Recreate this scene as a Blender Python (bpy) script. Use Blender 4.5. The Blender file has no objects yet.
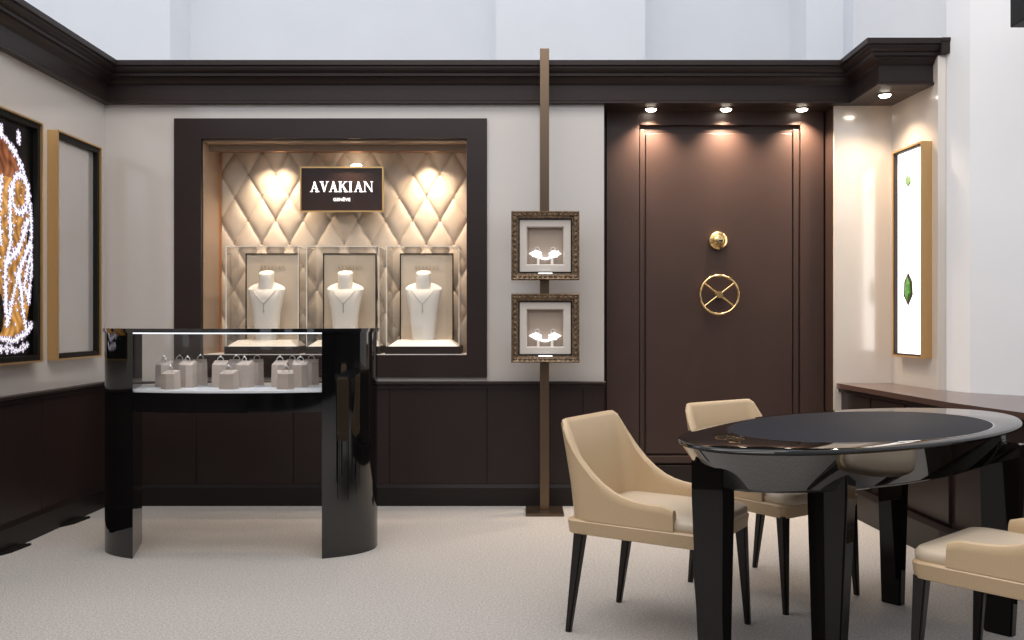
import bpy, bmesh, math, random
from math import sin, cos, pi, radians as R, atan2, sqrt
from mathutils import Vector, Matrix
random.seed(4)
C = bpy.context.scene
COL = C.collection

# ------------------------------------------------------------------ camera
CAMZ, F = 1.18, 920.0
cam = bpy.data.objects.new('camera', bpy.data.cameras.new('camera'))
COL.objects.link(cam); C.camera = cam
cam.location = (0, 0, CAMZ); cam.rotation_euler = (R(90), 0, 0)
cam.data.sensor_width = 36; cam.data.lens = 36*F/1024
cam.data.shift_x = -8/1024; cam.data.shift_y = 0
cam.data.clip_start = .05

# ------------------------------------------------------------------ world and exposure
w = bpy.data.worlds.new('world'); C.world = w; w.use_nodes = True
bg = w.node_tree.nodes['Background']
bg.inputs[0].default_value = (.86, .91, 1, 1); bg.inputs[1].default_value = .90
C.view_settings.view_transform = 'Standard'; C.view_settings.look = 'None'
C.view_settings.gamma = 1; C.view_settings.use_curve_mapping = False
C.view_settings.exposure = 0.0

def lamp(name, kind, loc, energy, color, parent=None, rot=(0,0,0), **kw):
    d = bpy.data.lights.new(name, kind); d.energy = energy; d.color = color
    for k, v in kw.items(): setattr(d, k, v)
    o = bpy.data.objects.new(name, d); COL.objects.link(o)
    o.location = loc; o.rotation_euler = rot
    if parent: o.parent = parent
    return o
# unseen area lights above the open-topped booth: hall ceiling light, then two added fills
lamp('hall_light', 'AREA', (-.5, 3.2, 5.6), 160, (1, .93, .86), shape='RECTANGLE', size=5.5, size_y=2.4)
lamp('hall_wall_fill', 'AREA', (0, 7.7, 6.0), 62, (.95, .97, 1), shape='RECTANGLE', size=12, size_y=1.6)  # unseen fill added to brighten the upper hall walls
lamp('front_fill', 'AREA', (-.6, .5, 4.8), 85, (1, .92, .84), rot=(R(10),0,0), shape='RECTANGLE', size=4, size_y=1.2)  # unseen fill added from the camera side for chairs and front carpet
WARM = (1, .79, .58)

# ------------------------------------------------------------------ materials
def mat(name, col=(.5,.5,.5), rough=.5, metal=0, coat=0, coat_rough=.05, spec=.5, emit=None, es=0, sheen=0):
    m = bpy.data.materials.new(name); m.use_nodes = True
    b = m.node_tree.nodes['Principled BSDF']
    b.inputs['Base Color'].default_value = (*col, 1); b.inputs['Roughness'].default_value = rough
    b.inputs['Metallic'].default_value = metal; b.inputs['Coat Weight'].default_value = coat
    b.inputs['Coat Roughness'].default_value = coat_rough; b.inputs['Specular IOR Level'].default_value = spec
    b.inputs['Sheen Weight'].default_value = sheen
    if emit: b.inputs['Emission Color'].default_value = (*emit, 1); b.inputs['Emission Strength'].default_value = es
    return m
def noisy(m, scale, c1, c2, bump=0, dist=.002, detail=4, stretch=None, bscale=None):
    nt = m.node_tree; N = nt.nodes; L = nt.links; b = N['Principled BSDF']
    tc = N.new('ShaderNodeTexCoord'); src = tc.outputs['Object']
    if stretch:
        mp = N.new('ShaderNodeMapping'); mp.inputs['Scale'].default_value = stretch
        L.new(src, mp.inputs[0]); src = mp.outputs[0]
    n = N.new('ShaderNodeTexNoise'); n.inputs['Scale'].default_value = scale; n.inputs['Detail'].default_value = detail
    L.new(src, n.inputs['Vector'])
    r = N.new('ShaderNodeValToRGB'); r.color_ramp.elements[0].position = .3; r.color_ramp.elements[1].position = .7
    r.color_ramp.elements[0].color = (*c1, 1); r.color_ramp.elements[1].color = (*c2, 1)
    L.new(n.outputs['Fac'], r.inputs[0]); L.new(r.outputs[0], b.inputs['Base Color'])
    if bump:
        n2 = n
        if bscale:
            n2 = N.new('ShaderNodeTexNoise'); n2.inputs['Scale'].default_value = bscale; L.new(src, n2.inputs['Vector'])
        bp = N.new('ShaderNodeBump'); bp.inputs['Strength'].default_value = bump; bp.inputs['Distance'].default_value = dist
        L.new(n2.outputs['Fac'], bp.inputs['Height']); L.new(bp.outputs[0], b.inputs['Normal'])
    return m
def glassmat(name, tint=(1,1,1), refl=1.0):
    m = bpy.data.materials.new(name); m.use_nodes = True; nt = m.node_tree; N = nt.nodes; N.clear()
    o = N.new('ShaderNodeOutputMaterial'); t = N.new('ShaderNodeBsdfTransparent'); g = N.new('ShaderNodeBsdfGlossy')
    t.inputs[0].default_value = (*tint, 1); g.inputs['Roughness'].default_value = .01
    f = N.new('ShaderNodeFresnel'); ge = N.new('ShaderNodeNewGeometry'); io = N.new('ShaderNodeMath'); io.operation = 'MULTIPLY_ADD'
    io.inputs[1].default_value = 1/1.45-1.45; io.inputs[2].default_value = 1.45
    nt.links.new(ge.outputs['Backfacing'], io.inputs[0]); nt.links.new(io.outputs[0], f.inputs[0])
    mu = N.new('ShaderNodeMath'); mu.operation = 'MULTIPLY'; mu.inputs[1].default_value = refl
    mx = N.new('ShaderNodeMixShader')
    nt.links.new(f.outputs[0], mu.inputs[0]); nt.links.new(mu.outputs[0], mx.inputs[0])
    nt.links.new(t.outputs[0], mx.inputs[1]); nt.links.new(g.outputs[0], mx.inputs[2]); nt.links.new(mx.outputs[0], o.inputs[0])
    return m
M = {}
M['carpet'] = noisy(mat('carpet', rough=.95, sheen=.2, spec=.2), 110, (.33,.305,.285), (.60,.565,.535), bump=1, dist=.008, detail=6, bscale=190)
M['hall_floor'] = noisy(mat('hall_floor', rough=.8), 20, (.36,.34,.33), (.44,.42,.40))
M['lacquer'] = noisy(mat('beige_lacquer', rough=.45, coat=1, coat_rough=.10), 1.3, (.575,.535,.50), (.59,.55,.515))
M['lacquer_warm'] = noisy(mat('cream_lacquer', rough=.45, coat=.9, coat_rough=.13), 1.3, (.66,.60,.535), (.68,.615,.55))
for k_, i_ in (('lacquer', 1.8), ('lacquer_warm', 2.3)): M[k_].node_tree.nodes['Principled BSDF'].inputs['Coat IOR'].default_value = i_
M['hall_white'] = noisy(mat('hall_white', rough=.7), 2.0, (.84,.85,.87), (.87,.88,.90))
M['brown'] = noisy(mat('dark_brown_lacquer', rough=.45, coat=.05, coat_rough=.3, spec=.25), 3, (.022,.0145,.0135), (.027,.018,.0165))
M['brown_panel'] = noisy(mat('brown_panel_lacquer', rough=.36, coat=.08, coat_rough=.22, spec=.3), 2.5, (.019,.0115,.0105), (.024,.0145,.013))
M['brown_dark'] = mat('brown_groove', (.012,.008,.008), .5)
M['vault'] = noisy(mat('vault_bronze_lacquer', rough=.40, coat=.12, coat_rough=.25, spec=.3), 4, (.042,.0245,.020), (.049,.028,.023))
M['plinth'] = mat('plinth_brown', (.013,.009,.008), .4, spec=.3)
M['cap'] = noisy(mat('ledge_brown_lacquer', rough=.32, coat=.4, coat_rough=.12), 4, (.085,.048,.038), (.095,.054,.043))
M['black'] = mat('black_lacquer', (.004,.004,.0042), .04, spec=.9)
M['black_gloss'] = mat('black_glass', (.008,.008,.009), .05, coat=1, coat_rough=.01)
M['table'] = mat('table_black_lacquer', (.006,.0055,.005), .03, spec=.4)
M['table_leg'] = mat('table_leg_lacquer', (.007,.006,.0055), .03, spec=.3)
M['skirt'] = mat('table_skirt_lacquer', (.007,.006,.005), .03, coat=1, coat_rough=.02); M['skirt'].node_tree.nodes['Principled BSDF'].inputs['Coat IOR'].default_value = 2.1
M['felt'] = noisy(mat('table_inlay', rough=.6, spec=.08), 60, (.016,.0165,.022), (.021,.022,.028))
M['black_matte'] = mat('black_matte', (.007,.0065,.006), .5, spec=.2)
M['gold'] = mat('brushed_gold', (.80,.52,.22), .28, 1)
M['gold_frame'] = noisy(mat('satin_gold_frame', rough=.36, metal=.75), 6, (.62,.39,.17), (.68,.44,.20), stretch=(1,1,.2))
M['brass'] = mat('polished_brass', (.85,.62,.30), .16, 1)
M['copper'] = mat('copper_edge', (.75,.38,.18), .3, .9)
M['bronze'] = noisy(mat('bronze_post', rough=.3, metal=.85), 8, (.13,.09,.06), (.17,.12,.08), stretch=(1,1,.1))
M['antique'] = noisy(mat('antique_gilt', rough=.45, metal=.65), 70, (.075,.05,.032), (.30,.21,.13), bump=.6, dist=.004)
M['taupe'] = mat('taupe_lining', (.30,.22,.16), .55)
M['quilt'] = noisy(mat('quilted_cream_leather', rough=.5), 25, (.56,.47,.375), (.60,.505,.405), bump=.05)
M['quilt_line'] = mat('tuft_button', (.34,.27,.21), .6)
M['panel_cream'] = mat('cream_back_panel', (.58,.49,.39), .6)
M['bust'] = mat('white_bust', (.80,.76,.70), .5)
M['white_top'] = mat('white_pad', (.92,.86,.78), .5)
M['silver'] = mat('silver_chain', (.50,.48,.45), .4, .3)
M['leather'] = noisy(mat('cream_leather', rough=.42, coat=.12, coat_rough=.3), 180, (.51,.37,.22), (.54,.395,.24), bump=.06, dist=.001)
M['leather_seat'] = noisy(mat('pale_cream_leather', rough=.42, coat=.12, coat_rough=.3), 180, (.55,.455,.345), (.58,.48,.365), bump=.06, dist=.001)
M['leg'] = mat('ebony_leg', (.010,.008,.007), .3, spec=.4)
M['stand'] = noisy(mat('beige_suede', rough=.8), 90, (.40,.325,.275), (.44,.36,.305))
M['shelf'] = mat('white_shelf', (.72,.74,.78), .35)
M['mirror'] = mat('pale_mirror', (.62,.585,.56), .12, .45)
M['led'] = mat('led_strip', (.9,.9,.95), emit=(.85,.92,1), es=1.4)
M['lens'] = mat('lamp_lens', (1,1,1), emit=(1,.9,.75), es=14)
M['letters'] = mat('lit_letters', (1,1,1), emit=(1,.97,.96), es=1.15)
M['soft_letters'] = mat('gilt_letters', (.42,.32,.2), .4, .5)
M['jewel'] = mat('diamond_jewel_glow', (.95,.97,1), .1, emit=(.95,.97,1), es=1.5)  # jewels glow by emission, in place of a lamp in the shadow boxes
M['gem'] = mat('diamond', (.9,.92,.95), .08, .3, coat=1)
M['mat_board'] = mat('cream_mat', (.60,.55,.50), .6)
M['box_back'] = mat('shadow_box_beige', (.36,.285,.23), .6)
M['sign'] = mat('sign_brown', (.040,.022,.018), .25, spec=.4)
M['lit_white'] = mat('lightbox_white', (.9,.9,.9), emit=(1,.99,.97), es=1.6)
M['emerald'] = noisy(mat('emerald', rough=.15, coat=1), 40, (.02,.20,.02), (.10,.42,.05))
M['emerald_rim'] = mat('emerald_rim', (.05,.04,.02), .3)
M['pale_chain'] = mat('pale_chain', (.75,.77,.76), .4)
M['pale_green'] = mat('pale_green_stone', (.30,.50,.22), .3)
M['glass'] = glassmat('clear_glass', (.985,.985,.98), 1.0)
M['edge'] = mat('glass_edge', (.86,.80,.70), .4)

# ------------------------------------------------------------------ mesh helpers
def add_box(bm, x0, x1, y0, y1, z0, z1, bev=0):
    t = bmesh.new(); bmesh.ops.create_cube(t, size=1)
    for v in t.verts:
        v.co = Vector((x0+(v.co.x+.5)*(x1-x0), y0+(v.co.y+.5)*(y1-y0), z0+(v.co.z+.5)*(z1-z0)))
    if bev: bmesh.ops.bevel(t, geom=t.edges[:], offset=bev, segments=2, affect='EDGES', profile=.6)
    merge(bm, t)
def merge(bm, t, mtx=None):
    if mtx is not None: t.transform(mtx)
    me = bpy.data.meshes.new('t'); t.to_mesh(me); bm.from_mesh(me); bpy.data.meshes.remove(me); t.free()
def add_loft(bm, rings, cap=True):
    vs = [[bm.verts.new(p) for p in r] for r in rings]; n = len(rings[0])
    for a, b in zip(vs[:-1], vs[1:]):
        for i in range(n): bm.faces.new((a[i], a[(i+1)%n], b[(i+1)%n], b[i]))
    if cap: bm.faces.new(vs[0][::-1]); bm.faces.new(vs[-1])
def add_prism(bm, pts, z0, z1):           # plan polygon raised from z0 to z1
    add_loft(bm, [[(x,y,z0) for x,y in pts], [(x,y,z1) for x,y in pts]])
def add_cyl(bm, p, q, r0, r1=None, n=20):
    p, q = Vector(p), Vector(q); r1 = r0 if r1 is None else r1; d = (q-p).normalized()
    a = d.orthogonal().normalized(); b = d.cross(a)
    add_loft(bm, [[c + (a*cos(2*pi*i/n)+b*sin(2*pi*i/n))*r for i in range(n)] for c, r in ((p,r0),(q,r1))])
def add_lathe(bm, prof, c=(0,0,0), n=32, axis='z', sx=1, sy=1):
    rings = []
    for r, z in prof:
        ring = []
        for i in range(n):
            a = 2*pi*i/n; u, v = r*cos(a)*sx, r*sin(a)*sy
            ring.append((c[0]+u, c[1]+v, c[2]+z) if axis=='z' else (c[0]+u, c[1]-z, c[2]+v))
        rings.append(ring)
    add_loft(bm, rings)
def add_torus(bm, c, R0, r, axis='y', n=36, k=8, tilt=None):
    rows = []
    for i in range(n):
        a = 2*pi*i/n; row = []
        for j in range(k):
            b = 2*pi*j/k; rr = R0 + r*cos(b); p = Vector((rr*cos(a), r*sin(b), rr*sin(a)))
            if axis == 'z': p = Vector((p.x, p.z, p.y))
            if tilt is not None: p = tilt @ p
            row.append(bm.verts.new(p + Vector(c)))
        rows.append(row)
    for i in range(n):
        for j in range(k):
            bm.faces.new((rows[i][j], rows[(i+1)%n][j], rows[(i+1)%n][(j+1)%k], rows[i][(j+1)%k]))
def add_tube(bm, pts, r, k=6):
    for a, b in zip(pts[:-1], pts[1:]): add_cyl(bm, a, b, r, n=k)
def add_ball(bm, c, r, sub=1, s=(1,1,1)):
    t = bmesh.new(); bmesh.ops.create_icosphere(t, subdivisions=sub, radius=r)
    merge(bm, t, Matrix.Translation(c) @ Matrix.Diagonal((*s,1)))
def box(*a, bev=0):
    bm = bmesh.new(); add_box(bm, *a, bev=bev); return bm
def obj(name, bm, m, parent=None, smooth=False, loc=None, label=None):
    bmesh.ops.recalc_face_normals(bm, faces=bm.faces[:])
    me = bpy.data.meshes.new(name); bm.to_mesh(me); bm.free()
    o = bpy.data.objects.new(name, me); COL.objects.link(o)
    me.materials.append(M[m] if isinstance(m, str) else m)
    if smooth:
        for p in me.polygons: p.use_smooth = True
        if smooth != 'all': 
            try: me.set_sharp_from_angle(angle=R(35))
            except Exception: pass
    if parent: o.parent = parent
    if loc: o.location = loc
    if label: o['label'] = label
    return o
def struct(name, bm, m, parent=None, **k):
    o = obj(name, bm, m, parent, **k)
    if not parent: o['kind'] = 'structure'
    return o
def thing(name, label, cat, loc=(0,0,0), rotz=0, group=None):
    o = bpy.data.objects.new(name, None); COL.objects.link(o); o.empty_display_size = .1
    o.location = loc; o.rotation_euler = (0,0,rotz); o['label'] = label; o['category'] = cat
    if group: o['group'] = group
    return o
def tag(o, label, cat, group=None):
    o['label'] = label; o['category'] = cat
    if group: o['group'] = group
    return o
def copy_tree(o, parent=None):
    c = o.copy(); COL.objects.link(c); c.parent = parent
    for ch in list(o.children): copy_tree(ch, c)
    return c
def frame_y(bm, x0, x1, z0, z1, t, y0, y1, tb=None, tt=None):      # a picture-frame ring in the XZ plane
    tb = t if tb is None else tb; tt = t if tt is None else tt
    add_box(bm, x0, x1, y0, y1, z1-tt, z1); add_box(bm, x0, x1, y0, y1, z0, z0+tb)
    add_box(bm, x0, x0+t, y0, y1, z0+tb, z1-tt); add_box(bm, x1-t, x1, y0, y1, z0+tb, z1-tt)

# serif capitals on a unit-high grid: list of quads per letter and an advance width
SL = .045
def _st(x, w, z0=0, z1=1): return [(x,z0),(x+w,z0),(x+w,z1),(x,z1)]
GLYPH = {
 'A': ([[(.10,0),(.165,0),(.43,.86),(.40,1)], [(.40,1),(.35,.92),(.60,0),(.80,0),(.47,1)], [(.20,.30),(.64,.30),(.64,.36),(.21,.36)], _st(0,.28,0,SL), _st(.50,.40,0,SL)], .84),
 'V': ([[(.08,1),(.28,1),(.52,.16),(.43,0),(.40,0)], [(.70,1),(.77,1),(.47,0),(.41,0)], _st(0,.38,1-SL,1), _st(.60,.28,1-SL,1)], .82),
 'K': ([_st(.08,.17), _st(0,.33,0,SL), _st(0,.33,1-SL,1), [(.25,.42),(.25,.52),(.66,1),(.74,1)], [(.34,.58),(.44,.68),(.86,0),(.62,0)], _st(.52,.40,0,SL), _st(.52,.32,1-SL,1)], .92),
 'I': ([_st(.08,.17), _st(0,.33,0,SL), _st(0,.33,1-SL,1)], .42),
 'N': ([_st(.10,.06), _st(.76,.06), [(.06,1),(.24,1),(.82,.1),(.82,0),(.76,0)], _st(0,.26,0,SL), _st(.66,.26,1-SL,1), _st(0,.2,1-SL,1)], .96)}
def word(bm, s, cx, z, h, y, depth):
    x = 0; parts = []
    for ch in s:
        g, adv = GLYPH[ch]
        for q in g: parts.append([(x+a, b) for a, b in q])
        x += adv + .075
    W = x - .075
    for q in parts:
        p = [(cx + (a-W/2)*h, z + b*h) for a, b in q]
        add_loft(bm, [[(a, y, b) for a, b in p], [(a, y+depth, b) for a, b in p]])

# ------------------------------------------------------------------ key planes
XL, D0 = -2.65, 5.868            # left wall, back wall
DV, DB = 6.09, 5.90              # vault wall, short wall in the right corner
XV0, XV1 = .536, 2.015
XC = 2.386                       # corner of right wall at DB
ZC = .79                         # wainscot cap
ZF = 2.553                       # underside of the cornice
TOP = 2.80
# niche opening in the back wall
NX0, NX1, NZ0, NZ1 = -2.028, -.338, .957, 2.334

# ------------------------------------------------------------------ room shell
struct('floor', box(XL-.2, 6, -3.2, 6.3, -.1, 0), 'carpet')
bm = bmesh.new(); add_box(bm, -14, 14, 6.3, 14, -.1, -.004); add_box(bm, -14, XL-.2, -8, 6.3, -.1, -.004); add_box(bm, 6, 14, -8, 6.3, -.1, -.004); add_box(bm, XL-.2, 6, -8, -3.2, -.1, -.004)
struct('floor_hall', bm, 'hall_floor')
struct('wall_left', box(XL-.2, XL, -3.0, D0+.4, 0, 2.72), 'lacquer')
bm = bmesh.new()
FX0, FX1, FZ0, FZ1 = -2.20, -.21, .816, 2.462
add_box(bm, XL-.2, NX0, D0, D0+.42, 0, 2.72); add_box(bm, NX1, XV0, D0, D0+.42, 0, 2.72)
add_box(bm, NX0, NX1, D0, D0+.42, 0, NZ0); add_box(bm, NX0, NX1, D0, D0+.42, NZ1, 2.72)
struct('wall_back', bm, 'lacquer')
struct('wall_corner', box(XV1, XC+.2, DB, DB+.2, 0, 2.72), 'lacquer_warm')
# right wall, turned a few degrees, and the white hall pillar it dies into
ang = .061
def xr(d): return XC + (DB-d)*ang
bm = bmesh.new()
add_prism(bm, [(XC, DB), (XC+.2, DB), (2.6, 5.31), (2.457, 5.31), (xr(5.33), 5.33)], 0, 2.72)
struct('wall_right', bm, 'lacquer_warm')
bm = bmesh.new()
add_prism(bm, [(2.459, 5.306), (2.505, 5.12), (2.70, 4.90), (3.6, 4.10), (6, 4.10), (6, 7.2), (2.61, 7.2), (2.61, 5.306)], 0, 7.5)
struct('wall_hall_right', bm, 'hall_white')
# hall behind and above the booth: tall white walls with pilasters
bm = bmesh.new()
add_box(bm, -12, 7, 9.55, 9.8, 0, 9)
for a, b in ((-12,-3.424), (-.235,1.223), (2.80,3.16)):
    add_box(bm, a, b, 9.0, 9.56, 0, 9)
add_box(bm, 3.16, 3.6, 9.3, 9.56, 0, 9)
struct('wall_hall_back', bm, 'hall_white')
struct('wall_hall_left', box(-12.2, -12, -8, 9.8, 0, 5), 'hall_white')
# rest of the booth behind the camera
bm = bmesh.new()
for a, b in ((XL-.2,-1.9), (-1.2,-.3), (.3,1.6), (2.4,6)): add_box(bm, a, b, -3.2, -3.0, 0, 2.72)
add_box(bm, XL-.2, 6, -3.2, -3.0, 2.2, 2.8); add_box(bm, XL-.2, 6, -3.2, -3.0, 0, .8)
struct('wall_front', bm, 'brown')
struct('wall_right_front', box(5.8, 6, -3.0, 4.1, 0, 2.72), 'brown')

# vault wall
bm = bmesh.new()
add_box(bm, XV0, XV1, DV, DV+.15, 0, 2.6)
add_box(bm, XV0-.02, XV0, D0+.02, DV+.1, 0, 2.6); add_box(bm, XV1-.001, XV1+.02, DB+.02, DV+.1, 0, 2.6)
struct('wall_vault', bm, 'vault')
sv = DV/F
def vx(px): return (px-520)*sv
def vz(py): return CAMZ-(py-320)*sv
door = thing('vault_door', 'tall brown bronze vault door with recessed panel in the back wall', 'door', (vx(718), DV, 0))
door['kind'] = 'structure'; door.name = 'door_1'
del door['category'], door['label']
def dobj(name, bm, m, parent=door, **k):
    bmesh.ops.translate(bm, verts=bm.verts[:], vec=(-vx(718), -DV, 0)); return obj(name, bm, m, parent, **k)
bm = bmesh.new()
x0, x1, zt = vx(638.5), vx(799), vz(126)
add_box(bm, vx(606), x0, DV-.035, DV, .0, 2.58, bev=.003); add_box(bm, x1, vx(822), DV-.035, DV, 0, 2.58, bev=.003)
add_box(bm, x0, x1, DV-.035, DV, zt, 2.58, bev=.003); add_box(bm, vx(824), vx(835), DV-.035, DV, 0, 2.58, bev=.003)
dobj('door_frame', bm, 'vault')
bm = bmesh.new()
add_box(bm, vx(645.5), vx(791), DV-.024, DV, .30, vz(134), bev=.004)
dobj('panel', bm, 'vault')
bm = bmesh.new()
add_box(bm, vx(792.5), vx(797.5), DV-.02, DV, .25, vz(130), bev=.003); add_box(bm, vx(639.5), vx(643.5), DV-.02, DV, .25, vz(130), bev=.003)
add_box(bm, vx(645.5), vx(791), DV-.03, DV, .235, .285, bev=.006)
dobj('moulding', bm, 'vault')
bm = bmesh.new(); add_box(bm, vx(606), vx(835), DV-.05, DV-.036, 0, .225, bev=.005)
dobj('kick_plate', bm, 'plinth')
bm = bmesh.new()
kc = (vx(716.6), DV-.024, vz(241))
add_lathe(bm, [(.062,0),(.064,.012),(.058,.03),(.046,.036),(.040,.03),(.036,.032),(.032,.046),(.018,.052),(.001,.053)], kc, axis='y', n=40)
dobj('knob', bm, 'brass', smooth=True)
bm = bmesh.new()
wc = Vector((vx(716.9), DV-.075, vz(295)))
add_torus(bm, wc, .126, .0075, 'y', n=56)
wheel = dobj('hand_wheel', bm, 'brass', smooth='all')
for a in (38, 142, 218, 322):
    bm = bmesh.new(); add_cyl(bm, wc, wc+Vector((cos(R(a)),0,sin(R(a))))*.126, .0055, n=10)
    bmesh.ops.translate(bm, verts=bm.verts[:], vec=(-vx(718), -DV, 0)); obj('spoke', bm, 'brass', wheel, smooth=True)
bm = bmesh.new(); add_cyl(bm, wc+Vector((0,.055,0)), wc-Vector((0,.012,0)), .022, n=24)
bmesh.ops.translate(bm, verts=bm.verts[:], vec=(-vx(718), -DV, 0)); obj('hub', bm, 'gold', wheel, smooth=True)

# cornice: profile (outset, z) swept along a plan path
def offset_path(path, o):                     # path of (x,y), inside of the booth on the right-hand side
    out = []
    n = len(path)
    for i in range(n):
        p = Vector(path[i]); d1 = (p-Vector(path[i-1])).normalized() if i else None
        d2 = (Vector(path[i+1])-p).normalized() if i < n-1 else None
        if d1 is None: d1 = d2
        if d2 is None: d2 = d1
        n1 = Vector((d1.y, -d1.x)); n2 = Vector((d2.y, -d2.x)); m = (n1+n2)
        m = m / (m.length_squared/2) if m.length else n1
        out.append(p + m*o)
    return out
def sweep(bm, path, prof):
    rings = []
    offs = [offset_path(path, o) for o, z in prof]
    for i in range(len(path)):
        rings.append([(offs[k][i].x, offs[k][i].y, prof[k][1]) for k in range(len(prof))])
    add_loft(bm, rings)
CP = [(-.10,ZF),(.045,ZF),(.045,ZF+.012),(.032,ZF+.022),(.032,ZF+.115),(.045,ZF+.125),(.055,ZF+.14),(.072,ZF+.155),(.092,ZF+.160),(.092,ZF+.178),(.104,ZF+.182),(.116,ZF+.190),(.122,ZF+.202),(.122,ZF+.212),(.138,ZF+.217),(.138,TOP),(-.10,TOP)]
path = [(XL,-3.0),(XL,D0),(2.131,D0),(2.131,5.415),(2.42,5.415)]
bm = bmesh.new(); sweep(bm, path, CP)
# flat top board and the soffit boards over vault recess and right corner
add_box(bm, XL, 2.2, D0+.02, DV+.3, ZF+.2, TOP-.01)
cornice = struct('trim_1', bm, 'brown')
bm = bmesh.new()
add_box(bm, XV0-.02, 2.14, D0+.04, DV+.2, ZF+.001, ZF+.04); add_box(bm, 2.10, xr(5.41)+.12, 5.40, DB+.1, ZF+.001, ZF+.04)
add_box(bm, 2.2, xr(5.41)+.1, 5.43, DB+.15, ZF+.2, TOP-.01)
struct('ceiling', bm, 'vault')
bm = bmesh.new(); add_box(bm, 2.418, 2.47, 5.275, 5.42, ZF+.159, TOP-.02); add_box(bm, 2.418, 2.477, 5.27, 5.42, TOP-.02, TOP)
struct('trim_2', bm, 'brown')

# wainscot: back and left
def cap_prof(o): return [(-.01,ZC-.045),(o*.6,ZC-.045),(o*.6,ZC-.022),(o,ZC-.016),(o,ZC-.003),(o-.003,ZC),(-.01,ZC)]
bm = bmesh.new(); sweep(bm, [(XL,-3.0),(XL,D0),(XV0+.005,D0)], [(a,b) for a,b in cap_prof(.05)])
struct('trim_3', bm, 'brown')
bm = bmesh.new()
xs = [XL+.03, -2.06, -1.44, -.83, -.21, .40, XV0]
for a, b in zip(xs[:-1], xs[1:]): add_box(bm, a+.003, b-.003, D0-.02, D0, .12, ZC-.04, bev=.003)
add_box(bm, XL+.02, XV0, D0-.012, D0-.001, .1, ZC-.03)
struct('wainscot_back', bm, 'brown_panel'); bpy.data.objects['wainscot_back'].name = 'trim_4'
bm = bmesh.new()
ys = [-3.0, -2.2, -1.4, -.6, .2, 1.0, 1.8, 2.6, 3.42, 4.24, 5.06, D0-.02]
for a, b in zip(ys[:-1], ys[1:]): add_box(bm, XL, XL+.02, a+.003, b-.003, .12, ZC-.04, bev=.003)
add_box(bm, XL+.001, XL+.012, -3, D0-.02, .1, ZC-.03)
struct('trim_5', bm, 'brown_panel')
bm = bmesh.new(); sweep(bm, [(XL,D0-.0),(XV0,D0)], [(0,0),(.035,0),(.035,.115),(.028,.137),(0,.137)]); struct('baseboard_back', bm, 'plinth')
bm = bmesh.new(); sweep(bm, [(XL,-3.0),(XL,D0)], [(0,0),(.035,0),(.035,.115),(.028,.137),(0,.137)]); struct('baseboard_left', bm, 'plinth')
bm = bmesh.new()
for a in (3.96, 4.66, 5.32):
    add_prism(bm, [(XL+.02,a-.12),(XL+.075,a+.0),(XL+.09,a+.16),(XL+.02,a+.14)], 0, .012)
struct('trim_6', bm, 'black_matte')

# right-hand counter wall with deep ledge
ZR = .775
bm = bmesh.new()
P_in = [(2.022,DV-.04),(2.065,5.3),(2.11,4.5),(2.22,3.9),(2.35,3.3)]
P_out = [(3.6,3.3),(3.6,4.15),(2.70,4.94),(2.49,5.14),(xr(5.25)+.03,5.26),(XC+.05,DB+.03),(XC,DV-.04)]
add_prism(bm, P_in+P_out, ZR-.03, ZR)
struct('trim_7', bm, 'cap')
bm = bmesh.new(); s = .03
add_prism(bm, [(x+s,y) for x,y in P_in]+[(3.55,3.33)]+P_out[1:], .0, ZR-.031)
struct('wall_counter', bm, 'brown_panel')
bm = bmesh.new(); add_prism(bm, [(x+.012,y) for x,y in P_in]+[(x+.08,y) for x,y in P_in[::-1]], ZR-.055, ZR-.03); struct('trim_8', bm, 'brown_panel')
bm = bmesh.new(); add_prism(bm, [(x-.06,y) for x,y in P_in]+[(x+.06,y) for x,y in P_in[::-1]], 0, .15); struct('baseboard_right', bm, 'plinth')
bm = bmesh.new()
for a, b in ((5.98,5.46),(5.44,5.02),(5.0,4.55)):
    fx = lambda d: 2.075+.025*(DV-.04-d)/.75 if d > 5.3 else 2.10+.04*(5.3-d)/.8
    xa, xb = fx(a), fx(b)
    add_prism(bm, [(xa-.018,a),(xa+.01,a),(xb+.01,b),(xb-.018,b)], .17, ZR-.06)
struct('trim_9', bm, 'brown_panel')

# ------------------------------------------------------------------ recessed downlights
def downlight(x, y, z, label, energy, size, group, r=.036, blend=.9, aim=(0,0,0)):
    t = thing('downlight', label, 'ceiling light', (x,y,z), 0, group)
    bm = bmesh.new(); add_torus(bm, (0,0,-.002), r+.006, .005, 'z', n=28, k=6); obj('trim_ring', bm, 'brown', t, smooth='all')
    bm = bmesh.new(); add_lathe(bm, [(r,0),(r,-.006),(r*.75,-.016),(.001,-.019)], n=28); obj('lens', bm, 'lens', t, smooth=True)
    lamp('spot', 'SPOT', (0,0,-.02), energy, WARM, t, rot=aim, spot_size=R(size), spot_blend=blend, shadow_soft_size=.02)
    return t
sx = DV
for px, y, lab in ((651,5.975,'leftmost of the three round downlights above the vault door'),(726,5.975,'middle one of the three round downlights above the vault door'),(802,5.975,'rightmost of the three round downlights above the vault door')):
    downlight((px-520)*y/F, y, ZF, lab, 125, 118, 'downlights over the vault door', blend=1, aim=(R(6),0,0))
downlight(2.22, 5.60, ZF, 'round downlight in the corner soffit above the emerald lightbox', 52, 130, 'downlights in the soffit', aim=(0,R(8),0))

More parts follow.
